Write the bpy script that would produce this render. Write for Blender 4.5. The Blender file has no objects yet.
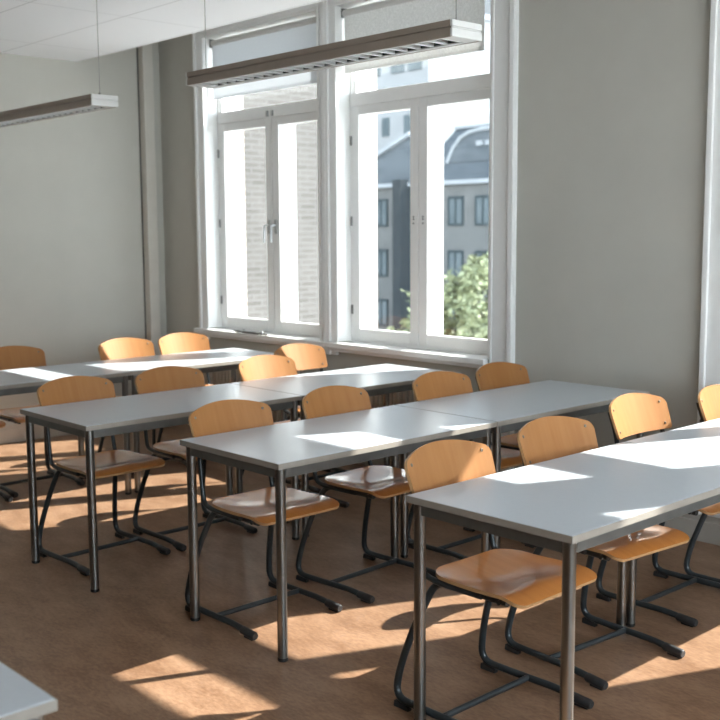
import bpy, bmesh, math, random
from mathutils import Vector, Matrix
random.seed(7)
SC = bpy.context.scene
COL = SC.collection
PI = math.pi

# ------------------------------------------------------------------ materials
def new_mat(name):
    m = bpy.data.materials.new(name); m.use_nodes = True
    nt = m.node_tree; b = nt.nodes['Principled BSDF']
    return m, nt, b
def N(nt, typ, **kw):
    n = nt.nodes.new(typ)
    for k, v in kw.items():
        if k in n.inputs: n.inputs[k].default_value = v
        else: setattr(n, k, v)
    return n
def L(nt, a, b): nt.links.new(a, b)
def math_node(nt, op, a, b=None):
    n = nt.nodes.new('ShaderNodeMath'); n.operation = op
    for i, v in enumerate((a, b)):
        if v is None: continue
        if isinstance(v, (int, float)): n.inputs[i].default_value = v
        else: L(nt, v, n.inputs[i])
    return n.outputs[0]
def noise_mat(name, c1, c2, scale=8, stretch=(1, 1, 1), rough=.5, metal=0, spec=.5, detail=4, bump=0, coat=0, lo=.3, hi=.7, coords='Object', vary=0):
    m, nt, b = new_mat(name)
    tc = N(nt, 'ShaderNodeTexCoord'); mp = N(nt, 'ShaderNodeMapping'); mp.inputs['Scale'].default_value = stretch
    if coords == 'World':
        g = N(nt, 'ShaderNodeNewGeometry'); L(nt, g.outputs['Position'], mp.inputs['Vector'])
    else: L(nt, tc.outputs[coords], mp.inputs['Vector'])
    vec = mp.outputs['Vector']
    if vary:
        oi = N(nt, 'ShaderNodeObjectInfo')
        mul = math_node(nt, 'MULTIPLY', oi.outputs['Random'], 37.0)
        va = N(nt, 'ShaderNodeVectorMath', operation='ADD'); L(nt, vec, va.inputs[0]); L(nt, mul, va.inputs[1]); vec = va.outputs[0]
    no = N(nt, 'ShaderNodeTexNoise', Scale=scale, Detail=detail, Roughness=.6); L(nt, vec, no.inputs['Vector'])
    r = N(nt, 'ShaderNodeValToRGB'); r.color_ramp.elements[0].position = lo; r.color_ramp.elements[1].position = hi
    r.color_ramp.elements[0].color = (*c1, 1); r.color_ramp.elements[1].color = (*c2, 1)
    L(nt, no.outputs['Fac'], r.inputs['Fac'])
    out = r.outputs['Color']
    if vary:
        hs = N(nt, 'ShaderNodeHueSaturation'); L(nt, out, hs.inputs['Color'])
        L(nt, math_node(nt, 'ADD', math_node(nt, 'MULTIPLY', oi.outputs['Random'], vary), 1 - vary / 2), hs.inputs['Value'])
        out = hs.outputs['Color']
    L(nt, out, b.inputs['Base Color'])
    b.inputs['Roughness'].default_value = rough; b.inputs['Metallic'].default_value = metal
    b.inputs['Specular IOR Level'].default_value = spec
    if coat:
        b.inputs['Coat Weight'].default_value = coat; b.inputs['Coat Roughness'].default_value = .12
    if bump:
        bp = N(nt, 'ShaderNodeBump', Strength=bump, Distance=.01); L(nt, no.outputs['Fac'], bp.inputs['Height']); L(nt, bp.outputs[0], b.inputs['Normal'])
    return m
def translucent(m, f):
    nt = m.node_tree; b = nt.nodes['Principled BSDF']; o = nt.nodes['Material Output']
    t = N(nt, 'ShaderNodeBsdfTranslucent'); mx = N(nt, 'ShaderNodeMixShader'); mx.inputs[0].default_value = f
    L(nt, b.inputs['Base Color'].links[0].from_socket, t.inputs['Color'])
    L(nt, b.outputs[0], mx.inputs[1]); L(nt, t.outputs[0], mx.inputs[2]); L(nt, mx.outputs[0], o.inputs['Surface'])
def sc_(c, k): return tuple(x * k for x in c)

WALLC = (.52, .505, .455)
M = {}
M['wall'] = noise_mat('wall_paint', sc_(WALLC, .97), sc_(WALLC, 1.03), 3, rough=.75, spec=.25, bump=.02, coords='World')
M['wallback'] = noise_mat('bounce_cut_back_wall', (.16, .16, .15), (.18, .18, .17), 3, rough=.8, spec=.2, coords='World')  # unseen wall, darkened to cut bounce light onto the camera-facing sides
M['white'] = noise_mat('white_gloss_paint', (.83, .83, .815), (.86, .86, .845), 12, rough=.42, spec=.4)
M['cream'] = noise_mat('cream_paint', (.60, .57, .51), (.64, .61, .55), 6, rough=.5, spec=.35)
M['baseboard'] = noise_mat('baseboard_paint', (.47, .435, .385), (.51, .475, .425), 6, rough=.5)
M['laminate'] = noise_mat('grey_laminate', (.495, .535, .575), (.515, .555, .595), 60, rough=.3, spec=.6)
M['edge'] = noise_mat('edge_band', (.285, .255, .22), (.315, .285, .245), 30, rough=.5)
M['steel'] = noise_mat('brushed_grey_steel', (.215, .215, .21), (.235, .235, .225), 30, stretch=(1, 1, .05), rough=.28, metal=1)
M['apron'] = noise_mat('apron_steel', (.15, .155, .15), (.18, .185, .18), 20, rough=.4, metal=.7)
M['frame'] = noise_mat('chair_tube_paint', (.028, .036, .040), (.040, .048, .052), 20, rough=.32, metal=.35, spec=.6)
M['rubber'] = noise_mat('black_rubber', (.02, .02, .021), (.032, .032, .033), 30, rough=.45)
M['bolt'] = noise_mat('rivet_steel', (.16, .13, .10), (.22, .18, .14), 30, rough=.3, metal=.9)
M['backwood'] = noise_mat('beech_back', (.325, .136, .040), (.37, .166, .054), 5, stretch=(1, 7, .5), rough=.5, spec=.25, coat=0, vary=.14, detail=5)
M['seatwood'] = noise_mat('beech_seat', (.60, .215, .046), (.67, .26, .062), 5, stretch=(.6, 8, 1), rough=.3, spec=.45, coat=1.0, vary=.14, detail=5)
M['plyedge'] = noise_mat('ply_edge', (.42, .235, .10), (.50, .295, .14), 40, stretch=(1, 1, 6), rough=.5)
M['lampwhite'] = noise_mat('lamp_white', (.62, .615, .595), (.65, .645, .625), 10, rough=.45)
M['lampside_shade'] = noise_mat('lamp_side_shaded', (.29, .24, .195), (.32, .265, .22), 10, rough=.5)  # white housing toned brown, the shade of its side put into the colour
M['louvre'] = noise_mat('louvre_aluminium', (.80, .81, .80), (.86, .87, .86), 10, rough=.4, metal=.3)
M['lampdark'] = noise_mat('lamp_reflector', (.018, .032, .032), (.03, .045, .045), 10, rough=.4)
M['wire'] = noise_mat('grey_wire', (.28, .27, .25), (.34, .33, .31), 10, rough=.5)
M['blinddark'] = noise_mat('grey_blind_fabric', (.72, .74, .76), (.76, .78, .80), 90, rough=.9)
translucent(M['blinddark'], .42)
M['joint_shadow'] = noise_mat('joint_shadow_colour', (.10, .095, .085), (.13, .12, .11), 10, rough=.8)
M['hinge'] = noise_mat('hinge_metal', (.18, .18, .17), (.26, .26, .25), 20, rough=.4, metal=.8)
M['radiator'] = noise_mat('radiator_enamel', (.52, .45, .38), (.58, .51, .43), 10, rough=.45)
M['handle'] = noise_mat('handle_metal', (.42, .43, .43), (.52, .53, .53), 20, rough=.3, metal=.8)
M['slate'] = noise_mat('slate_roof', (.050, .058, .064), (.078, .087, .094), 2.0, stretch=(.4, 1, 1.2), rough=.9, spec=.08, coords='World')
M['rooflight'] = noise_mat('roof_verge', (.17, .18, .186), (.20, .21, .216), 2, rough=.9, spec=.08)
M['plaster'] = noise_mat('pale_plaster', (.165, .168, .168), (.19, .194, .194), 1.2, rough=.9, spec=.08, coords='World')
M['winframe'] = noise_mat('dark_window_frame', (.022, .03, .033), (.034, .042, .045), 3, rough=.8, spec=.08)
M['ground'] = noise_mat('bounce_ground', (.64, .63, .61), (.72, .71, .69), 1.0, rough=.9, coords='World')  # unseen ground made pale to bounce more light onto the ceiling
M['leaf'] = noise_mat('light_green_leaves', (.085, .105, .045), (.235, .25, .14), 3, rough=.6, coords='World')
M['bark'] = noise_mat('bark', (.10, .08, .06), (.18, .15, .11), 6, rough=.9)
M['pipe'] = noise_mat('dark_downpipe', (.018, .022, .024), (.028, .032, .034), 3, rough=.8, spec=.08)
M['white_out'] = noise_mat('outer_white_paint', (.76, .77, .77), (.82, .83, .83), 12, rough=.5)

def fabric_blind():
    m, nt, b = new_mat('patterned_blind_fabric')
    tc = N(nt, 'ShaderNodeTexCoord')
    no = N(nt, 'ShaderNodeTexNoise', Scale=60.0, Detail=3.0); L(nt, tc.outputs['Object'], no.inputs['Vector'])
    wv = N(nt, 'ShaderNodeTexWave', Scale=9.0, Distortion=22.0); wv.inputs['Detail Scale'].default_value = 2.5; L(nt, tc.outputs['Object'], wv.inputs['Vector'])
    mx = N(nt, 'ShaderNodeMath', operation='MULTIPLY'); L(nt, no.outputs['Fac'], mx.inputs[0]); L(nt, wv.outputs['Fac'], mx.inputs[1])
    r = N(nt, 'ShaderNodeValToRGB'); r.color_ramp.elements[0].color = (.72, .72, .71, 1); r.color_ramp.elements[1].color = (.84, .84, .83, 1)
    r.color_ramp.elements[1].position = .6
    L(nt, mx.outputs[0], r.inputs['Fac']); L(nt, r.outputs['Color'], b.inputs['Base Color'])
    b.inputs['Roughness'].default_value = .9
    translucent(m, .33)
    return m
M['blindlight'] = fabric_blind()

def floor_mat():
    m, nt, b = new_mat('brown_linoleum')
    g = N(nt, 'ShaderNodeNewGeometry'); mp = N(nt, 'ShaderNodeMapping'); mp.inputs['Scale'].default_value = (1.0, 2.2, 1)
    mp.inputs['Rotation'].default_value = (0, 0, .5)
    L(nt, g.outputs['Position'], mp.inputs['Vector'])
    a = N(nt, 'ShaderNodeTexNoise', Scale=4.0, Detail=8.0, Roughness=.68); L(nt, mp.outputs['Vector'], a.inputs['Vector'])
    c = N(nt, 'ShaderNodeTexNoise', Scale=38.0, Detail=4.0, Roughness=.6); L(nt, mp.outputs['Vector'], c.inputs['Vector'])
    mix = math_node(nt, 'ADD', math_node(nt, 'MULTIPLY', a.outputs['Fac'], .62), math_node(nt, 'MULTIPLY', c.outputs['Fac'], .38))
    r = N(nt, 'ShaderNodeValToRGB')
    r.color_ramp.elements[0].position = .40; r.color_ramp.elements[1].position = .62
    r.color_ramp.elements[0].color = (.185, .099, .055, 1); r.color_ramp.elements[1].color = (.335, .203, .124, 1)
    L(nt, mix, r.inputs['Fac']); L(nt, r.outputs['Color'], b.inputs['Base Color'])
    b.inputs['Roughness'].default_value = .34; b.inputs['Specular IOR Level'].default_value = .32
    return m
M['floor'] = floor_mat()

def ceiling_mat():
    m, nt, b = new_mat('ceiling_tiles')
    g = N(nt, 'ShaderNodeNewGeometry'); s = N(nt, 'ShaderNodeSeparateXYZ'); L(nt, g.outputs['Position'], s.inputs[0])
    def line(out, period, off, wd):
        f = math_node(nt, 'FRACT', math_node(nt, 'DIVIDE', math_node(nt, 'ADD', out, 200 * period - off), period))
        d = math_node(nt, 'ABSOLUTE', math_node(nt, 'SUBTRACT', f, .5))
        return math_node(nt, 'GREATER_THAN', d, .5 - wd / period)
    la = line(s.outputs['X'], 1.17, -5.61, .0035); lb = line(s.outputs['Y'], .585, 3.35, .005)
    mx = math_node(nt, 'MAXIMUM', la, lb)
    no = N(nt, 'ShaderNodeTexNoise', Scale=30.0, Detail=3.0); L(nt, g.outputs['Position'], no.inputs['Vector'])
    mc = N(nt, 'ShaderNodeMix', data_type='RGBA')
    mc.inputs['A'].default_value = (.90, .91, .925, 1); mc.inputs['B'].default_value = (.66, .665, .675, 1)
    L(nt, mx, mc.inputs['Factor']); L(nt, mc.outputs['Result'], b.inputs['Base Color'])
    b.inputs['Roughness'].default_value = .85
    bp = N(nt, 'ShaderNodeBump', Strength=.05, Distance=.004); L(nt, no.outputs['Fac'], bp.inputs['Height']); L(nt, bp.outputs[0], b.inputs['Normal'])
    return m
M['ceiling'] = ceiling_mat()

def brick_mat(name, c1, c2, cm, axes, scale=1.0):
    m, nt, b = new_mat(name)
    g = N(nt, 'ShaderNodeNewGeometry'); s = N(nt, 'ShaderNodeSeparateXYZ'); L(nt, g.outputs['Position'], s.inputs[0])
    cb = N(nt, 'ShaderNodeCombineXYZ'); L(nt, s.outputs[axes], cb.inputs['X']); L(nt, s.outputs['Z'], cb.inputs['Y'])
    br = N(nt, 'ShaderNodeTexBrick', Scale=scale); br.inputs['Color1'].default_value = (*c1, 1); br.inputs['Color2'].default_value = (*c2, 1)
    br.inputs['Mortar'].default_value = (*cm, 1); br.inputs['Mortar Size'].default_value = .012; br.inputs['Brick Width'].default_value = .24; br.inputs['Row Height'].default_value = .066
    L(nt, cb.outputs[0], br.inputs['Vector'])
    no = N(nt, 'ShaderNodeTexNoise', Scale=.9, Detail=5.0); L(nt, g.outputs['Position'], no.inputs['Vector'])
    hs = N(nt, 'ShaderNodeHueSaturation'); L(nt, br.outputs['Color'], hs.inputs['Color'])
    L(nt, math_node(nt, 'ADD', math_node(nt, 'MULTIPLY', no.outputs['Fac'], .5), .75), hs.inputs['Value'])
    L(nt, hs.outputs['Color'], b.inputs['Base Color']); b.inputs['Roughness'].default_value = .9; b.inputs['Specular IOR Level'].default_value = .08
    return m
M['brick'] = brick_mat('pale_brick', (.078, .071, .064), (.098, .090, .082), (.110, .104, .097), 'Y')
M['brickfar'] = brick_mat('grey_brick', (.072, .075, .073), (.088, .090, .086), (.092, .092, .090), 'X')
M['brickown'] = brick_mat('own_brick', (.36, .29, .24), (.44, .36, .30), (.5, .48, .45), 'X')

def glass_mat(name='window_glass', tint=(.97, .985, .98)):
    m = bpy.data.materials.new(name); m.use_nodes = True; nt = m.node_tree; nt.nodes.clear()
    o = N(nt, 'ShaderNodeOutputMaterial'); t = N(nt, 'ShaderNodeBsdfTransparent'); t.inputs[0].default_value = (*tint, 1)
    gl = N(nt, 'ShaderNodeBsdfGlossy', Roughness=.02); lw = N(nt, 'ShaderNodeLayerWeight', Blend=.5); mx = N(nt, 'ShaderNodeMixShader')
    L(nt, math_node(nt, 'ADD', math_node(nt, 'MULTIPLY', math_node(nt, 'POWER', lw.outputs['Facing'], 5.0), .5), .03), mx.inputs[0]); L(nt, t.outputs[0], mx.inputs[1]); L(nt, gl.outputs[0], mx.inputs[2]); L(nt, mx.outputs[0], o.inputs[0])
    return m
M['glass'] = glass_mat()
M['farglass'] = noise_mat('far_window_glass', (.045, .058, .062), (.085, .10, .105), .6, rough=.3, spec=.15, coords='World')

# ------------------------------------------------------------------ mesh builder
class MB:
    def __init__(s): s.v = []; s.f = []
    def box(s, x0, x1, y0, y1, z0, z1):
        b = len(s.v)
        s.v += [(x, y, z) for z in (z0, z1) for y in (y0, y1) for x in (x0, x1)]
        s.f += [tuple(b + i for i in q) for q in ((0, 2, 3, 1), (4, 5, 7, 6), (0, 1, 5, 4), (2, 6, 7, 3), (0, 4, 6, 2), (1, 3, 7, 5))]
        return s
    def hull8(s, pts):
        b = len(s.v); s.v += [tuple(p) for p in pts]
        s.f += [tuple(b + i for i in q) for q in ((0, 2, 3, 1), (4, 5, 7, 6), (0, 1, 5, 4), (2, 6, 7, 3), (0, 4, 6, 2), (1, 3, 7, 5))]
        return s
    def tube(s, pts, r, n=10, cap=True, flat=1.0):
        pts = [Vector(p) for p in pts]; b0 = len(s.v); prev = None
        for i, p in enumerate(pts):
            t = (pts[min(i + 1, len(pts) - 1)] - pts[max(i - 1, 0)]).normalized()
            if prev is None:
                a = Vector((0, 0, 1)) if abs(t.z) < .9 else Vector((1, 0, 0))
                u = t.cross(a).normalized()
            else:
                u = (prev - t * prev.dot(t)).normalized()
            prev = u; w = t.cross(u)
            rr = r[i] if isinstance(r, (list, tuple)) else r
            for k in range(n):
                an = 2 * PI * k / n
                s.v.append(tuple(p + u * (rr * math.cos(an)) + w * (rr * flat * math.sin(an))))
        for i in range(len(pts) - 1):
            for k in range(n):
                a = b0 + i * n + k; c = b0 + i * n + (k + 1) % n
                s.f.append((a, c, c + n, a + n))
        if cap:
            s.f.append(tuple(b0 + k for k in reversed(range(n))))
            e = b0 + (len(pts) - 1) * n; s.f.append(tuple(e + k for k in range(n)))
        return s
    def cyl(s, p, q, r, n=20): return s.tube([p, q], r, n)
    def build(s, name, mat, parent=None, smooth=False, bevel=0, seg=2):
        me = bpy.data.meshes.new(name); me.from_pydata(s.v, [], s.f); me.update()
        bm = bmesh.new(); bm.from_mesh(me); bmesh.ops.recalc_face_normals(bm, faces=bm.faces); bm.to_mesh(me); bm.free()
        o = bpy.data.objects.new(name, me); COL.objects.link(o)
        for mm in (mat if isinstance(mat, (list, tuple)) else [mat]): me.materials.append(mm)
        if smooth:
            for p in me.polygons: p.use_smooth = True
            try: me.set_sharp_from_angle(angle=math.radians(42))
            except Exception: pass
        if parent is not None: o.parent = parent
        if bevel:
            md = o.modifiers.new('bevel', 'BEVEL'); md.width = bevel; md.segments = seg; md.limit_method = 'ANGLE'; md.angle_limit = math.radians(40)
        return o

def fillet(pts, rad, n=6):
    """polyline with rounded corners"""
    P = [Vector(p) for p in pts]; out = [P[0]]
    for i in range(1, len(P) - 1):
        a, b, c = P[i - 1], P[i], P[i + 1]
        r = rad[i] if isinstance(rad, (list, tuple)) else rad
        d1 = (a - b); d2 = (c - b); r_ = min(r, d1.length * .48, d2.length * .48)
        p = b + d1.normalized() * r_; q = b + d2.normalized() * r_
        for k in range(n + 1):
            t = k / n; out.append(p * (1 - t) ** 2 + b * 2 * t * (1 - t) + q * t * t)
    out.append(P[-1]); return out

def slab(nu, nv, func, thick, mats, name, parent):
    """thin curved sheet: func(u,v) on [0,1]^2 gives the face; the rim takes the second material"""
    F = [[Vector(func(i / nu, j / nv)) for j in range(nv + 1)] for i in range(nu + 1)]
    def nrm(i, j):
        a = F[min(i + 1, nu)][j] - F[max(i - 1, 0)][j]; b = F[i][min(j + 1, nv)] - F[i][max(j - 1, 0)]
        return a.cross(b).normalized()
    v = []; f = []; mi = []
    for s in (0, 1):
        for i in range(nu + 1):
            for j in range(nv + 1): v.append(F[i][j] - nrm(i, j) * thick * s)
    W = nv + 1; K = (nu + 1) * W
    for i in range(nu):
        for j in range(nv):
            q = (i * W + j, (i + 1) * W + j, (i + 1) * W + j + 1, i * W + j + 1)
            f.append(q); mi.append(0); f.append(tuple(K + t for t in reversed(q))); mi.append(0)
    rim = [(i, 0) for i in range(nu)] + [(nu, j) for j in range(nv)] + [(i, nv) for i in range(nu, 0, -1)] + [(0, j) for j in range(nv, 0, -1)]
    for k in range(len(rim)):
        a = rim[k]; b = rim[(k + 1) % len(rim)]
        ia = a[0] * W + a[1]; ib = b[0] * W + b[1]
        f.append((ib, ia, K + ia, K + ib)); mi.append(1)
    me = bpy.data.meshes.new(name); me.from_pydata([tuple(p) for p in v], [], f); me.update()
    for m in mats: me.materials.append(m)
    for p, k in zip(me.polygons, mi): p.material_index = k; p.use_smooth = (k == 0)
    bm = bmesh.new(); bm.from_mesh(me); bmesh.ops.recalc_face_normals(bm, faces=bm.faces); bm.to_mesh(me); bm.free()
    try: me.set_sharp_from_angle(angle=math.radians(50))
    except Exception: pass
    o = bpy.data.objects.new(name, me); COL.objects.link(o); o.parent = parent
    return o

def tag(o, label, cat, group=None, kind=None):
    o['label'] = label; o['category'] = cat
    if group: o['group'] = group
    if kind: o['kind'] = kind
    return o
def thing(name, label, cat, loc=(0, 0, 0), rz=0, group=None):
    o = bpy.data.objects.new(name, None); COL.objects.link(o); o.empty_display_size = .1
    o.location = loc; o.rotation_euler = (0, 0, rz)
    return tag(o, label, cat, group)
def struct_empty(name):
    o = bpy.data.objects.new(name, None); COL.objects.link(o); o['kind'] = 'structure'; return o
def structure(mb, name, mat, **kw):
    o = mb.build(name, mat, None, **kw); o['kind'] = 'structure'; return o
def copy_tree(o, parent=None):
    c = o.copy(); COL.objects.link(c)
    if parent is not None: c.parent = parent
    for ch in list(o.children): copy_tree(ch, c)
    return c

# ------------------------------------------------------------------ room shell
XL, XR, YB, W, WO = -7.29, 2.60, -3.40, 4.65, 4.955
ZC, ZT, YCE = 2.77, 3.30, 3.95
WIN = [(-6.68, -5.36), (-5.20, -3.89), (-2.28, -.98), (-.745, .555)]
ZS, ZH = .79, 2.95           # opening sill / head

structure(MB().box(XL - .3, XR + .3, YB - .3, WO, -.2, 0), 'floor', M['floor'])
structure(MB().box(XL, XR, YB, YCE, ZC, ZC + .03), 'ceiling', M['ceiling'])
structure(MB().box(XL, XR, YCE - .03, YCE, ZC + .03, ZT), 'trim_1', M['ceiling'])
structure(MB().box(XL - .3, XR + .3, YB - .3, WO, ZT, ZT + .25), 'ceiling_upper', M['lampwhite'])
structure(MB().box(XL - .3, XL, YB - .3, WO, 0, ZT), 'wall_left', M['wall'])
structure(MB().box(XL, XR, YB - .3, YB, 0, ZT), 'wall_back', M['wallback'])
# unseen right wall with big window openings added to let in more daylight
mb = MB(); RW = [(-.7, 1.5), (1.8, 4.0)]
mb.box(XR, XR + .3, YB - .3, WO, 0, .85); mb.box(XR, XR + .3, YB - .3, WO, 2.7, ZT)
ys = [YB - .3] + [t for r in RW for t in r] + [WO]
for a, b in zip(ys[0::2], ys[1::2]): mb.box(XR, XR + .3, a, b, .85, 2.7)
structure(mb, 'wall_right', M['wall'])
for k, (a, b) in enumerate(RW):
    w = struct_empty('window_%d' % (5 + k))
    f = MB(); x0, x1 = XR + .1, XR + .16
    f.box(x0, x1, a, a + .06, .85, 2.7).box(x0, x1, b - .06, b, .85, 2.7).box(x0, x1, a + .06, b - .06, .85, .91).box(x0, x1, a + .06, b - .06, 2.64, 2.7)
    m_ = (a + b) / 2; f.box(x0, x1, m_ - .04, m_ + .04, .91, 2.64)
    f.build('window_frame', M['white'], w)
    MB().box(XR + .125, XR + .131, a + .06, m_ - .04, .91, 2.64).build('glass_pane', M['glass'], w)
    MB().box(XR + .125, XR + .131, m_ + .04, b - .06, .91, 2.64).build('glass_pane', M['glass'], w)
# window wall
mb = MB()
mb.box(XL, XR, W, WO, 0, .745); mb.box(XL, XR, W, WO, ZH, ZT)
xs = [XL] + [t for w_ in WIN for t in w_] + [XR]
for a, b in zip(xs[0::2], xs[1::2]): mb.box(a, b, W, WO, .745, ZH)
structure(mb, 'wall_window', M['wall'])
# outer brick skin of the building (jambs stand slightly proud of the opening)
mb = MB(); mb.box(XL - .3, XR + .3, WO, WO + .05, -4, .70); mb.box(XL - .3, XR + .3, WO, WO + .05, ZH, 6.2)
xs2 = [XL - .3] + [t for w_ in WIN for t in w_] + [XR + .3]
for a, b in zip(xs2[0::2], xs2[1::2]): mb.box(a, b, WO, WO + .05, .70, ZH)
structure(mb, 'wall_outer', M['brickown'])
# baseboards
def baseboard(name, boxes):
    m = MB()
    for (x0, x1, y0, y1, nx, ny) in boxes:
        m.box(x0, x1, y0, y1, 0, .10)
        m.box(x0 + (0 if nx == 0 else 0), x1 - (.008 if nx > 0 else 0), y0 + (.008 if ny < 0 else 0), y1, .10, .135)
    return structure(m, name, M['baseboard'], bevel=.003)
baseboard('baseboard_left', [(XL, XL + .02, YB, W - .1, 1, 0)])
baseboard('baseboard_window', [(XL + .12, XR, W - .022, W, 0, -1)])
# boxed pipe in the corner
structure(MB().box(XL, XL + .075, 4.46, 4.55, 0, ZT), 'trim_2', M['cream'], bevel=.008, seg=3)
structure(MB().box(XL, XL + .006, 4.450, 4.46, 0, ZT), 'joint_shadow_strip', M['joint_shadow'])  # dark strip stands in for the shadow at the pipe box joint

# ------------------------------------------------------------------ windows
def make_window(n, x0, x1, cl, cr, sill_l, sill_r, split, handles, full):
    w = struct_empty('window_%d' % n)
    mw, mo = M['white'], M['white_out']
    # casings (architrave): flat board plus a raised outer bead
    zb_l = 0.135 if full == 'left' else .70
    zb_r = 0.135 if full == 'right' else .70
    for side, xa, xb, zb in (('l', x0 - cl, x0, zb_l), ('r', x1, x1 + cr, zb_r)):
        m = MB()
        m.box(xa, xb, W - .025, W, zb, ZH + .16)
        if side == 'l': m.box(xa, xa + .03, W - .042, W - .025, zb, ZH + .16)
        else: m.box(xb - .035, xb, W - .042, W - .025, zb, ZH + .16); m.box(xa, xa + .02, W - .034, W - .025, zb, ZH + .16)
        m.build('casing', mw, w, bevel=.005)
    m = MB(); m.box(x0, x1, W - .025, W, ZH, ZH + .16); m.box(x0, x1, W - .045, W - .025, ZH + .10, ZH + .16); m.box(x0, x1, W - .038, W - .025, ZH, ZH + .03)
    m.build('head_casing', mw, w, bevel=.006)
    # lined reveal
    t = .012
    m = MB(); m.box(x0, x0 + t, W - .025, 4.75, ZS, ZH); m.box(x1 - t, x1, W - .025, 4.75, ZS, ZH); m.box(x0 + t, x1 - t, W - .025, 4.75, ZH - t, ZH)
    m.build('reveal', mw, w)
    # sill board
    m = MB(); m.box(x0 - sill_l, x1 + sill_r, W - .065, W - .0, .748, .785); m.box(x0, x1, W, 4.80, .748, .785)
    m.box(x0 - sill_l + .015, x1 + sill_r - .015, W - .04, W, .725, .748)
    m.build('sill', mw, w, bevel=.005)
    # box frame with transom bar
    ya, yb = 4.75, 4.83; j = .03
    m = MB(); m.box(x0, x0 + j, ya, yb, .785, ZH); m.box(x1 - j, x1, ya, yb, .785, ZH); m.box(x0 + j, x1 - j, ya, yb, 2.90, ZH)
    m.box(x0 + j, x1 - j, ya - .012, yb, 2.318, 2.40); m.box(x0 + j, x1 - j, ya, yb, .785, .80)
    m.build('frame', mw, w, bevel=.003)
    # outer frame in the depth of the wall
    m = MB(); oy0, oy1 = 4.83, WO
    m.box(x0, x0 + .045, oy0, oy1, .785, ZH); m.box(x1 - .045, x1, oy0, oy1, .785, ZH); m.box(x0 + .045, x1 - .045, oy0, oy1, ZH - .06, ZH)
    m.box(x0 + .045, x1 - .045, oy0, oy1, .74, .845)
    xm = split
    m.box(xm - .03, xm + .03, 4.86, 4.945, .845, 2.30); m.box(x0 + .045, x1 - .045, 4.86, 4.945, 2.315, 2.405)
    m.build('outer_frame', mo, w, bevel=.004)
    MB().box(x0, x1, WO, WO + .16, .70, .735).build('outer_sill', mo, w)
    # transom pane and casement sashes
    m = MB(); m.box(x0 + j, x0 + j + .03, 4.76, 4.81, 2.40, 2.90); m.box(x1 - j - .03, x1 - j, 4.76, 4.81, 2.40, 2.90); m.build('transom_sash', mw, w, bevel=.003)
    MB().box(x0 + j + .03, x1 - j - .03, 4.793, 4.797, 2.40, 2.90).build('transom_glass', M['glass'], w)
    m = MB(); za, zt = .80, 2.318
    for k, (a, b, sl, sr) in enumerate(((x0 + j, xm - .003, .064, .070), (xm + .003, x1 - j, .070, .064))):
        m = MB(); y0, y1 = 4.748, 4.80
        m.box(a, a + sl, y0, y1, za, zt); m.box(b - sr, b, y0, y1, za, zt); m.box(a + sl, b - sr, y0, y1, za, za + .075); m.box(a + sl, b - sr, y0, y1, zt - .058, zt)
        s = m.build('sash', mw, w, bevel=.004)
        MB().box(a + sl, b - sr, 4.782, 4.786, za + .075, zt - .058).build('glass_pane', M['glass'], s)
        hx = a - .004 if k == 0 else b + .004
        for z in (2.10, 1.58, 1.0): MB().cyl((hx, 4.744, z - .03), (hx, 4.744, z + .03), .007, 8).build('hinge', M['hinge'], s)
        px = xm - .04 if k == 0 else xm + .04
        if handles == 'lever':
            h = MB(); h.box(px - .012, px + .012, 4.738, 4.748, 1.50, 1.60); h.tube(fillet([(px, 4.742, 1.56), (px, 4.70, 1.56), (px, 4.695, 1.44)], .012, 4), .0075, 8)
            h.build('handle', M['handle'], s, smooth=True)
        else:
            h = MB()
            for z in (1.56, 1.585, 1.60): h.cyl((px, 4.742, z), (px, 4.749, z), .005, 8)
            h.build('keyhole', M['hinge'], s)
    if handles == 'lever':
        h = MB(); h.box(xm - .035, xm - .02, 4.725, 4.74, 2.325, 2.365); h.box(xm + .02, xm + .035, 4.725, 4.74, 2.325, 2.365)
        h.build('catch', M['handle'], w)
    return w
make_window(1, *WIN[0], .09, .08, .13, .08, -6.01, 'lever', None)
make_window(2, *WIN[1], .08, .17, .08, -.01, -4.568, 'plate', 'right')
make_window(3, *WIN[2], .295, .09, .21, .09, -1.63, 'plate', 'left')
make_window(4, *WIN[3], .09, .11, .09, .13, -.095, 'plate', None)

def blind(x0, x1, zb, mat, label, y=4.695):
    r = thing('roller_blind', label, 'blind', (x0, y, zb))
    w = x1 - x0; h = 2.90 - zb
    MB().box(0, w, -.0012, .0012, .012, h).build('blind_cloth', mat, r)
    MB().cyl((-.008, .006, h), (w + .008, .006, h), .022, 16).build('roller_tube', M['lampwhite'], r, smooth=True)
    MB().box(0, w, -.006, .006, 0, .016).build('bottom_bar', mat, r, bevel=.003)
    MB().box(-.011, -.004, -.02, .035, h - .03, h + .03).build('bracket', M['hinge'], r)
    MB().box(w + .004, w + .011, -.02, .035, h - .03, h + .03).build('bracket', M['hinge'], r)
    return r
blind(-6.632, -5.40, 2.492, M['blinddark'], 'plain grey roller blind pulled partly down in the left window, nearest the corner pipe')
blind(-5.175, -4.004, 2.522, M['blindlight'], 'pale patterned roller blind pulled partly down in the right window')
blind(-2.25, -1.02, 2.575, M['blinddark'], 'grey roller blind in the window beyond the right edge of the wall', 4.695)

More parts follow.
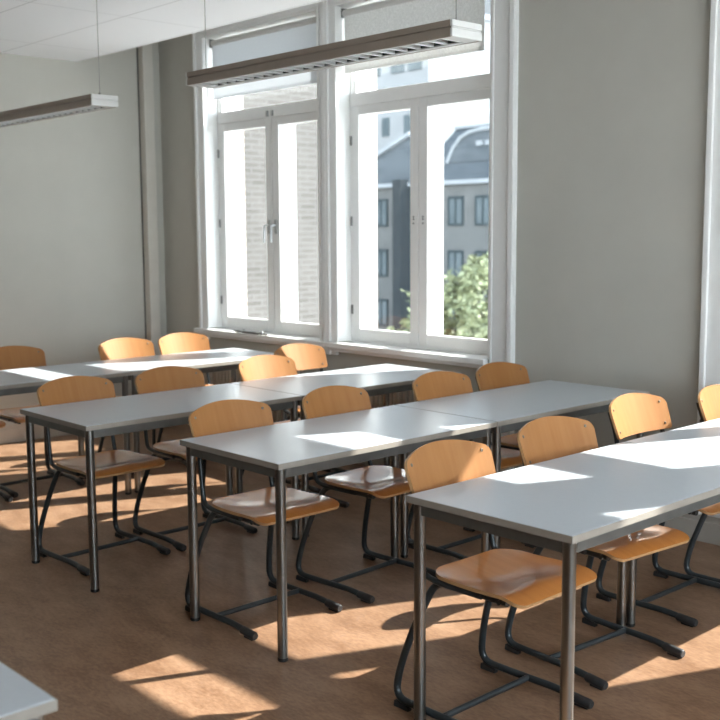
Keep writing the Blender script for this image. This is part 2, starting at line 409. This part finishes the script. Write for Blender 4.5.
# ------------------------------------------------------------------ tables
TW, TL, TH, TI = .609, 1.1642, .72, .0305
def make_table(x, y, label, group='grey laminate classroom tables'):
    t = thing('classroom_table', label, 'table', (x, y, 0), 0, group)
    e = .0025
    MB().box(e, TW - e, e, TL - e, TH - .021, TH).build('tabletop', M['laminate'], t, bevel=.0015)
    m = MB(); z0, z1 = TH - .0212, TH - .0012
    m.box(0, TW, 0, e, z0, z1); m.box(0, TW, TL - e, TL, z0, z1); m.box(0, e, e, TL - e, z0, z1); m.box(TW - e, TW, e, TL - e, z0, z1)
    m.build('edge_band', M['edge'], t)
    lx = (TI, TW - TI); ly = (TI, TL - TI)
    zt = TH - .0212; za = zt - .038
    m = MB()
    for yy in ly: m.box(lx[0], lx[1], yy - .011, yy + .011, za, zt)
    for xx in lx: m.box(xx - .011, xx + .011, ly[0] + .011, ly[1] - .011, za, zt)
    m.build('apron', M['apron'], t, bevel=.002)
    for xx in lx:
        for yy in ly:
            g = MB().tube([(xx, yy, .012), (xx, yy, zt - .0005)], .0185, 24).build('leg', M['steel'], t, smooth=True)
            MB().tube([(xx, yy, 0), (xx, yy, .003), (xx, yy, .013)], [.0165, .019, .019], 20).build('foot_plug', M['rubber'], g, smooth=True)
    return t
xA, xB, xC, xD = -2.1935, -3.4064, -4.5303, -5.9162
G2 = TL + .003
TABLES = {
 'A1': (xA, 2.2248, 'grey table at near end of the front row, its dark legs closest to the camera'),
 'A2': (xA, 2.2248 + G2, 'grey table at far end of front row, cut by the right photo edge'),
 'B1': (xB, 2.2175, 'grey table at near left end of second row, bright sun patch across its middle'),
 'B2': (xB, 2.2175 + G2, 'grey shaded table at window end of second row, in front of the bare wall'),
 'C1': (xC, 2.0997, 'grey table at near left end of third row, mostly in shade'),
 'C2': (xC, 2.0997 + G2, 'grey table at window end of third row, below the right window, sunlit far edge'),
 'D1': (xD, 4.315 - 2 * G2, 'grey table of back row at left photo edge, nearest the left wall'),
 'D2': (xD, 4.315 - G2, 'sunlit grey table at window end of the back row, below the left window'),
 'E1': (-1.6194 - TW, .7944 - TL, 'grey table across the aisle, only its corner showing at bottom left'),
}
for k, (x, y, lb) in TABLES.items(): make_table(x, y, lb)

# ------------------------------------------------------------------ chair
def make_chair():
    c = thing('classroom_chair', '', 'chair', group='wooden classroom chairs')
    # seat: rounded plywood shell with a shallow bowl and a rolled front edge
    X0, X1, HW, R = -.090, .284, .200, .07
    def tt(u):      # denser near the ends
        return .5 - .5 * math.cos(PI * u)
    def seatf(u, v):
        s = tt(u); x = X0 + (X1 - X0) * s
        d0 = (x - X0); d1 = (X1 - x); w = HW
        for d, r in ((d0, .075), (d1, .034)):
            if d < r: w = min(w, HW - r + math.sqrt(max(0, r * r - (r - d) ** 2)))
        w *= .95 + .05 * min(1, d0 / .2)
        q = 2 * tt(v) - 1; y = w * q
        z = .467
        z -= .024 * math.exp(-(((x - .07) / .12) ** 2)) * (1 - .85 * abs(y / HW) ** 2.2)     # bowl
        z += .006 * math.exp(-((x - .19) / .05) ** 2) * math.exp(-(y / .06) ** 2)
        if x > .214: z -= 1.0 * (x - .214) ** 1.5                                             # rolled front
        if x < -.05: z += .6 * (-.05 - x) ** 2 * 4
        return (x, y, z)
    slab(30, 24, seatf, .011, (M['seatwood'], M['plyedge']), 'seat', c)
    # backrest
    ZB, ZTOP = .666, .826
    def backf(u, v):
        s = tt(u); q = 2 * s - 1                    # across
        k = tt(v)
        edge = abs(q)
        half = .198 + .006 * k
        y = half * q
        ztop = ZTOP - .034 * edge ** 2.1
        # round the upper corners
        r = .022; d = half - abs(y)
        if d < r: ztop -= r - math.sqrt(max(0, r * r - (r - d) ** 2))
        zbot = ZB + .004 * edge ** 2
        if d < .015: zbot += .015 - math.sqrt(max(0, .015 ** 2 - (.015 - d) ** 2))
        z = zbot + (ztop - zbot) * k
        h = (z - ZB) / (ZTOP - ZB)
        x = -.172 - .062 * h + .042 * (y / .2) ** 2
        return (x, -y, z)
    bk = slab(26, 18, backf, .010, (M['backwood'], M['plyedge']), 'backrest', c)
    for sy in (-1, 1):
        for z, yy in ((.782, .168), (.695, .166)):
            h = (z - ZB) / (ZTOP - ZB); x = -.172 - .062 * h + .042 * (yy / .2) ** 2
            x += .010; MB().tube([(x - .002, sy * yy, z), (x + .002, sy * yy, z + .001), (x + .0035, sy * yy, z + .0012)], [.0062, .0062, .0042], 12).build('rivet', M['bolt'], bk, smooth=True)
    r = .0124
    for sy in (-1, 1):
        # skid leg: seat rail, rear bend down, floor runner
        rail = sy * .150; run = sy * .212
        p = [(.20, rail, .429), (.02, rail, .429), (-.085, rail, .428), (-.140, sy * .176, .30), (-.192, sy * .200, .14), (-.208, run, .028), (-.06, run, .027), (.12, run, .030), (.232, run, .0165)]
        leg = MB().tube(fillet(p, [0, .06, .075, .08, .06, .055, .07, .06, 0], 6), r, 12).build('skid_leg', M['frame'], c, smooth=True)
        a = MB().tube([(.168, run, .0225), (.174, run, .0215), (.244, run, .0165), (.250, run, .0160)], [.0130, .0160, .0160, .0125], 14)
        a.box(.190, .240, run - .010, run + .010, 0, .012).build('foot_cap', M['rubber'], leg, smooth=True)
        MB().hull8([(-.205, run - .010, 0), (-.140, run - .010, 0), (-.205, run + .010, 0), (-.140, run + .010, 0),
                    (-.203, run - .010, .022), (-.140, run - .010, .016), (-.203, run + .010, .022), (-.140, run + .010, .016)]).build('heel_pad', M['rubber'], leg, bevel=.003)
        # back post
        q = [(.12, sy * .174, .434), (-.06, sy * .174, .434), (-.122, sy * .172, .444), (-.138, sy * .170, .53), (-.150, sy * .168, .62), (-.163, sy * .167, .69), (-.194, sy * .167, .775)]
        MB().tube(fillet(q, [0, .03, .05, .05, .05, .05, 0], 6), .0098, 12).build('back_post', M['frame'], c, smooth=True)
    MB().tube([(0.0, -.205, .030), (0.0, .205, .030)], .0105, 12).build('crossbar', M['frame'], c, smooth=True)
    MB().tube([(-.055, -.150, .429), (-.055, .150, .429)], .008, 10).build('rear_brace', M['frame'], c, smooth=True)
    MB().tube([(.18, -.170, .429), (.18, .170, .429)], .008, 10).build('front_brace', M['frame'], c, smooth=True)
    return c
D = math.radians
CHAIRS = [
 (-2.095, 2.498, 0, 'wooden chair with glossy orange seat under near end of front row, closest to camera'),
 (-2.125, 3.095, -5, 'second wooden chair along front table row, wide backrest in shade, chrome-lit front foot'),
 (-2.225, 3.805, -1, 'pale sunlit wooden chair pulled back from front row, whole backrest showing above the table'),
 (-2.100, 4.280, 0, 'wooden chair cut off by the right photo edge, beside the right window casing'),
 (-3.290, 2.500, 0, 'wooden chair at near left end of second row, seat framed by two table legs'),
 (-3.285, 3.075, 3, 'second wooden chair along second row, glossy seat with bright window reflection'),
 (-3.285, 3.755, 0, 'third wooden chair along second row, shaded brown, before the right window sill'),
 (-3.315, 4.245, 0, 'dark brown shaded chair at window end of second row, under the window casing'),
 (-4.410, 2.415, 2, 'wooden chair at near left end of third row, brown backrest with dark post at left'),
 (-4.415, 2.935, 0, 'second wooden chair along third row, brown backrest between back-row legs and second-row chair'),
 (-4.455, 3.600, 2, 'half sunlit honey coloured chair, third along third row, under the left window'),
 (-4.800, 4.120, 1, 'palest sunlit chair at window end of third row, pulled back, under the window mullion'),
 (-5.890, 2.325, 0, 'wooden chair at back row whose seat edge shows at left photo edge'),
 (-5.960, 2.815, 0, 'brown back-row chair in front of the left wall, backrest cut by photo edge'),
 (-5.900, 3.560, 0, 'bright sunlit chair at back row, left of the corner pipe'),
 (-5.930, 4.025, 0, 'half sunlit chair at window end of back row, right of the corner pipe'),
]
proto = make_chair()
for i, (x, y, rz, lb) in enumerate(CHAIRS):
    o = proto if i == 0 else copy_tree(proto)
    o.location = (x, y, 0); o.rotation_euler = (0, 0, D(rz)); o['label'] = lb

# ------------------------------------------------------------------ pendant lamps
def make_lamp(x1, y0, zb, length, label):
    Wd, H = .164, .060; x0 = x1 - length
    r = thing('pendant_lamp', label, 'lamp', (x0, y0, zb), 0, 'suspended louvre lamps')
    t = .012; m = MB(); l = length
    # housing: two profiled sides and a top tray
    ec = .012
    for ya, yb in ((0, t), (Wd - t, Wd)):
        m.box(ec, l - ec, ya, yb, 0, .030); m.box(ec, l - ec, ya + (.004 if ya == 0 else 0), yb - (0 if ya == 0 else .004), .030, .036); m.box(ec, l - ec, ya, yb, .036, H)
    m.box(ec, l - ec, t, Wd - t, H - .008, H)
    m.build('housing', M['lampside_shade'], r, bevel=.002)
    for a, b in ((0, ec), (l - ec, l)):
        e = MB(); e.box(a, b, 0, Wd, 0, .030); e.box(a + .002, b - .002, .003, Wd - .003, .030, .036); e.box(a, b, 0, Wd, .036, H)
        e.build('end_cap', M['lampwhite'], r, bevel=.003)
    m = MB(); m.box(ec, l - ec, t, t + .010, .001, .006); m.box(ec, l - ec, Wd - t - .022, Wd - t, .001, .006)
    m.box(ec, ec + .05, t + .010, Wd - t - .022, .001, .006); m.box(l - ec - .05, l - ec, t + .010, Wd - t - .022, .001, .006)
    m.build('louvre_frame', M['lampwhite'], r)
    m = MB(); m.box(ec, l - ec, t + .001, Wd - t - .001, .046, .050); m.box(ec, l - ec, t + .001, t + .008, .006, .046); m.box(ec, l - ec, Wd - t - .020, Wd - t - .014, .006, .046)
    m.build('reflector', M['lampdark'], r)
    MB().cyl((ec + .02, Wd / 2, .038), (l - ec - .02, Wd / 2, .038), .008, 10).build('lamp_tube', M['lampwhite'], r, smooth=True)
    n = int((l - .15) / .068); 
    for k in range(n + 1):
        x = .075 + k * (l - .15) / n
        MB().hull8([(x - .006, t + .010, .003), (x + .006, t + .010, .003), (x - .006, Wd - t - .022, .003), (x + .006, Wd - t - .022, .003),
                    (x - .002, t + .010, .034), (x + .002, t + .010, .034), (x - .002, Wd - t - .022, .034), (x + .002, Wd - t - .022, .034)]).build('louvre_blade', M['louvre'], r)
    for x in (.055, l - .055):
        MB().cyl((x, Wd / 2, H), (x, Wd / 2, ZC - zb), .0020, 8).build('suspension_wire', M['wire'], r)
        MB().tube([(x, Wd / 2, H - .002), (x, Wd / 2, H + .012), (x, Wd / 2, H + .018)], [.010, .008, .003], 10).build('wire_clip', M['wire'], r, smooth=True)
    return r
make_lamp(-2.610, 2.885, 2.2, 1.69, 'long white louvre lamp hanging by wires in front of both windows')
make_lamp(-5.262, 2.925, 2.2, 1.69, 'white louvre lamp hanging at upper left in front of the bare left wall')

# ------------------------------------------------------------------ radiators
def radiator(x0, x1, label):
    r = thing('column_radiator', label, 'radiator', (x0, 4.535, .12), 0, 'radiators under the windows')
    n = int((x1 - x0) / .042); 
    for z in (.03, .47):
        MB().cyl((0, 0, z), ((n - 1) * .042 + .02, 0, z), .016, 12).build('header_pipe', M['radiator'], r, smooth=True)
    for k in range(n):
        x = .01 + k * .042
        MB().tube(fillet([(x, -.030, .02), (x, -.036, .05), (x, -.036, .45), (x, -.030, .48)], .02, 3), .013, 10).build('column', M['radiator'], r, smooth=True)
    for x in (.08, n * .042 - .10):
        MB().box(x, x + .03, -.01, .112, .40, .43).build('wall_bracket', M['radiator'], r)
        MB().cyl((x, 0, -.12), (x, 0, .02), .009, 10).build('supply_pipe', M['radiator'], r, smooth=True)
    return r
radiator(-6.60, -5.42, 'cream ribbed radiator below the left window sill, behind the back row table')
radiator(-5.16, -3.95, 'cream ribbed radiator below the right window sill, glimpsed under third row table')

# small things
o = thing('metal_fitting', 'slim grey metal fitting with two bright studs on left window sill edge', 'fitting', (-6.30, 4.592, .785))
MB().tube([(0, 0, .009), (.05, 0, .010), (.25, 0, .010), (.40, 0, .007)], [.003, .009, .009, .005], 10).build('rod', M['hinge'], o, smooth=True)
MB().tube([(.13, 0, .012), (.13, 0, .024), (.13, 0, .030)], [.011, .011, .006], 10).build('stud', M['handle'], o, smooth=True)
MB().tube([(.34, 0, .010), (.34, 0, .022), (.34, 0, .028)], [.010, .010, .006], 10).build('stud', M['handle'], o, smooth=True)
o = thing('cord_cleat', 'small dark two-knob cleat on the window casing at right photo edge', 'cleat', (-2.548, W - .025, .60))
MB().box(-.008, .008, -.004, 0, -.01, .075).build('back_plate', M['hinge'], o)
MB().cyl((0, -.022, .062), (0, -.003, .062), .009, 10).build('knob', M['rubber'], o, smooth=True)
MB().cyl((0, -.022, .0), (0, -.003, .0), .009, 10).build('knob', M['rubber'], o, smooth=True)

# ------------------------------------------------------------------ outside
GZ = -5.2
g = MB().box(-90, 60, 5.1, 90, GZ - .3, GZ).build('ground', M['ground']); g['kind'] = 'structure'
b = thing('brick_building', 'pale sunlit brick building wing seen through the left window', 'building', (-11.0, 5.2, GZ))
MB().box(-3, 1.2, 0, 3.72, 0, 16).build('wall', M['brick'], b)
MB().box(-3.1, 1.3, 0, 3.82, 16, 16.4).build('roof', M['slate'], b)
# far building
fb = thing('grey_building', 'grey three-storey building with slate roof and dormer seen through the right window', 'building', (-40, 40, GZ))
def P(x, y, z): return (x + 40, y - 40, z - GZ)
def fbox(m, x0, x1, y0, y1, z0, z1): return m.box(x0 + 40, x1 + 40, y0 - 40, y1 - 40, z0 - GZ, z1 - GZ)
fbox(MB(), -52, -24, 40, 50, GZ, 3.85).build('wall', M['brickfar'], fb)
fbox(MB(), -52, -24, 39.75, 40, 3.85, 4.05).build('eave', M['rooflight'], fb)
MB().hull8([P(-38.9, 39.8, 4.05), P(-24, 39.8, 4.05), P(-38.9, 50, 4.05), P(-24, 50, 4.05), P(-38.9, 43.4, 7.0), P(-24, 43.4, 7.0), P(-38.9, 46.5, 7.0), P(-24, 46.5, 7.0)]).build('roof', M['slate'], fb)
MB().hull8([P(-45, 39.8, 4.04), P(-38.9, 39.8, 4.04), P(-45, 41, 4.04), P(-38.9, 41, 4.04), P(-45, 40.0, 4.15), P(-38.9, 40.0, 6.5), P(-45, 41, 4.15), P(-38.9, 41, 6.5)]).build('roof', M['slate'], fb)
MB().hull8([P(-45, 39.7, 4.1), P(-38.9, 39.7, 6.45), P(-45, 40.1, 4.1), P(-38.9, 40.1, 6.45), P(-45, 39.7, 4.3), P(-38.9, 39.7, 6.65), P(-45, 40.1, 4.3), P(-38.9, 40.1, 6.65)]).build('verge', M['rooflight'], fb)
fbox(MB(), -38.9, -24, 43.2, 43.45, 6.95, 7.10).build('ridge', M['rooflight'], fb)
# pavilion dormer with a curved shoulder
m = MB(); ring = [(-37.3, 5.0), (-36.9, 5.7), (-36.4, 6.2), (-35.8, 6.45), (-35.0, 6.55), (-30.0, 6.55), (-30.0, 5.0)]
b0 = len(m.v); nr = len(ring)
for yy in (40.9, 44.0):
    for x, z in ring: m.v.append(P(x, yy, z))
for k in range(nr - 1): m.f.append((b0 + k, b0 + k + 1, b0 + nr + k + 1, b0 + nr + k))
m.f.append(tuple(range(b0, b0 + nr))); m.f.append(tuple(range(b0 + 2 * nr - 1, b0 + nr - 1, -1)))
m.build('dormer', M['slate'], fb)
MB().tube([P(x, 40.85, z) for x, z in ring[:-1]], .10, 8).build('dormer_trim', M['rooflight'], fb)
for k, x in enumerate((-35.3, -34.7, -34.1, -33.5)): fbox(MB(), x, x + .38, 40.8, 40.95, 5.75, 6.0).build('dormer_window', M['rooflight'], fb)
c_ = fbox(MB(), -36.0, -35.2, 43.4, 44.2, 6.6, 7.6).build('chimney', M['brickfar'], fb)
fbox(MB(), -36.08, -35.12, 43.32, 44.28, 7.6, 7.72).build('chimney_cap', M['winframe'], c_)
for zz in (1.80, -.88, -3.56):
    for k in range(-8, 5):
        x = -36.35 + 1.79 * k
        if -39.75 < x + .5 < -38.9: continue
        m = MB(); d = .10
        fbox(m, x, x + .08, 39.90, 40.02, zz, zz + 1.45); fbox(m, x + .92, x + 1.0, 39.90, 40.02, zz, zz + 1.45)
        fbox(m, x + .08, x + .92, 39.90, 40.02, zz, zz + .1); fbox(m, x + .08, x + .92, 39.90, 40.02, zz + 1.33, zz + 1.45); fbox(m, x + .46, x + .54, 39.90, 40.02, zz + .1, zz + 1.33)
        w = m.build('window', M['winframe'], fb)
        fbox(MB(), x + .08, x + .92, 39.95, 39.99, zz + .1, zz + 1.33).build('pane', M['farglass'], w)
fbox(MB(), -39.60, -39.0, 39.2, 39.98, GZ, 4.2).build('downpipe', M['pipe'], fb)
# neighbouring steep roof and the taller pale block behind
rb = thing('tall_pale_building', 'tall pale building with small windows rising behind the slate roof', 'building', (-62, 54, GZ))
def Q(m, x0, x1, y0, y1, z0, z1): return m.box(x0 + 62, x1 + 62, y0 - 54, y1 - 54, z0 - GZ, z1 - GZ)
Q(MB(), -72, -51.0, 54, 64, GZ, 16.5).build('wall', M['plaster'], rb)
Q(MB(), -72.2, -50.8, 53.8, 64.2, 16.5, 16.9).build('roof', M['rooflight'], rb)
for x, z in ((-57.6, 8.3), (-55.5, 8.3), (-53.3, 8.3), (-57.0, 12.6), (-54.6, 12.6), (-52.9, 12.6)): Q(MB(), x, x + (.7 if z < 9 else 1.3), 53.9, 54.02, z, z + 1.3).build('window', M['farglass'], rb)
# trees
def tree(label, name, x, y, h, r, n, seed):
    rnd = random.Random(seed)
    t = thing(name, label, 'tree', (x, y, GZ))
    m = MB(); m.tube([(0, 0, 0), (.05, 0, h * .35), (0, .05, h * .6)], [.14, .10, .05], 8)
    for k in range(7):
        a = k * 2.4; z = h * (.3 + .05 * k)
        m.tube([(0, 0, z), (r * .4 * math.cos(a), r * .4 * math.sin(a), z + h * .14), (r * .7 * math.cos(a), r * .7 * math.sin(a), z + h * .2)], [.05, .03, .015], 6)
    m.build('trunk', M['bark'], t, smooth=True)
    m = MB()
    clumps = []
    for k in range(34):
        a = rnd.uniform(0, 2 * PI); q = rnd.random() ** .5; zz = rnd.uniform(.38, 1.0)
        rr = r * q * math.sqrt(max(.05, 1 - ((zz - .62) / .42) ** 2))
        clumps.append((rr * math.cos(a), rr * math.sin(a), h * zz, rnd.uniform(.25, .5) * r * .75))
    for k in range(n):
        cx, cy, cz, cr = rnd.choice(clumps)
        p = Vector((cx + rnd.gauss(0, cr * .5), cy + rnd.gauss(0, cr * .5), cz + rnd.gauss(0, cr * .45)))
        d1 = Vector((rnd.gauss(0, 1), rnd.gauss(0, 1), rnd.gauss(0, .6))).normalized(); d2 = d1.cross(Vector((rnd.gauss(0, 1), rnd.gauss(0, 1), rnd.gauss(0, 1)))).normalized()
        s = rnd.uniform(.10, .18); b0 = len(m.v)
        m.v += [tuple(p - d1 * s), tuple(p + d2 * s * .45), tuple(p + d1 * s), tuple(p - d2 * s * .45)]; m.f.append((b0, b0 + 1, b0 + 2, b0 + 3))
    m.build('foliage', M['leaf'], t)
    return t
tree('bushy light green tree in sunlight seen through the right window, right pane', 'leafy_tree', -21.9, 25.2, 5.6, 1.65, 4600, 3)
tree('small light green shrub low in the left pane of the right window', 'leafy_shrub', -24.75, 25.3, 3.75, .75, 1300, 5)

# ------------------------------------------------------------------ light
sd = bpy.data.lights.new('sun', 'SUN'); so = bpy.data.objects.new('sun', sd); COL.objects.link(so)
SUNV = Vector((.43, 1, .875)).normalized()
so.rotation_euler = SUNV.to_track_quat('Z', 'Y').to_euler(); so.location = (10, 30, 25)
sd.energy = 8.4; sd.angle = math.radians(.55); sd.color = (1.0, .968, .92)
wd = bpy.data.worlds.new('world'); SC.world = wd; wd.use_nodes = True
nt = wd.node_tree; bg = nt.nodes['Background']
tc = N(nt, 'ShaderNodeTexCoord'); sp = N(nt, 'ShaderNodeSeparateXYZ'); L(nt, tc.outputs['Generated'], sp.inputs[0])
rp = N(nt, 'ShaderNodeValToRGB'); rp.color_ramp.elements[0].position = .0; rp.color_ramp.elements[1].position = .75
rp.color_ramp.elements[0].color = (.86, .935, 1.0, 1); rp.color_ramp.elements[1].color = (.66, .81, 1.0, 1)
L(nt, sp.outputs['Z'], rp.inputs['Fac']); L(nt, rp.outputs['Color'], bg.inputs['Color'])
# sky brightness boosted beyond the right-hand wall as added fill, lower towards the left
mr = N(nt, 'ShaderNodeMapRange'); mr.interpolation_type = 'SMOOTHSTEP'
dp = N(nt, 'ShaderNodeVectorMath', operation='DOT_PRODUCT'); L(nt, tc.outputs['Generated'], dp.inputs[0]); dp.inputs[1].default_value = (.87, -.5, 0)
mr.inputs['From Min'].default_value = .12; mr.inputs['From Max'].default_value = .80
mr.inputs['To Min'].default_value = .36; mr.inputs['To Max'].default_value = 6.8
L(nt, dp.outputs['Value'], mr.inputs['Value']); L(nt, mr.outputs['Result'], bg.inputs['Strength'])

# ------------------------------------------------------------------ camera
cam = bpy.data.cameras.new('camera'); co = bpy.data.objects.new('camera', cam); COL.objects.link(co)
yaw, pit, rol = .8216, .1204, -.0060
fw = Vector((-math.sin(yaw) * math.cos(pit), math.cos(yaw) * math.cos(pit), -math.sin(pit)))
rt = Vector((math.cos(yaw), math.sin(yaw), 0)); upv = rt.cross(fw)
rt2 = rt * math.cos(rol) + upv * math.sin(rol); up2 = -rt * math.sin(rol) + upv * math.cos(rol)
mw = Matrix((rt2, up2, -fw)).transposed().to_4x4(); mw.translation = Vector((0, 0, 1.5091))
co.matrix_world = mw
cam.sensor_width = 36; cam.lens = 1057.8 * 36 / 720; cam.clip_start = .05; cam.clip_end = 300
cam.dof.use_dof = True; cam.dof.focus_distance = 3.6; cam.dof.aperture_fstop = 4.5
SC.camera = co
vs = SC.view_settings; vs.view_transform = 'Standard'; vs.look = 'None'; vs.gamma = 1; vs.exposure = 1.14; vs.use_curve_mapping = False
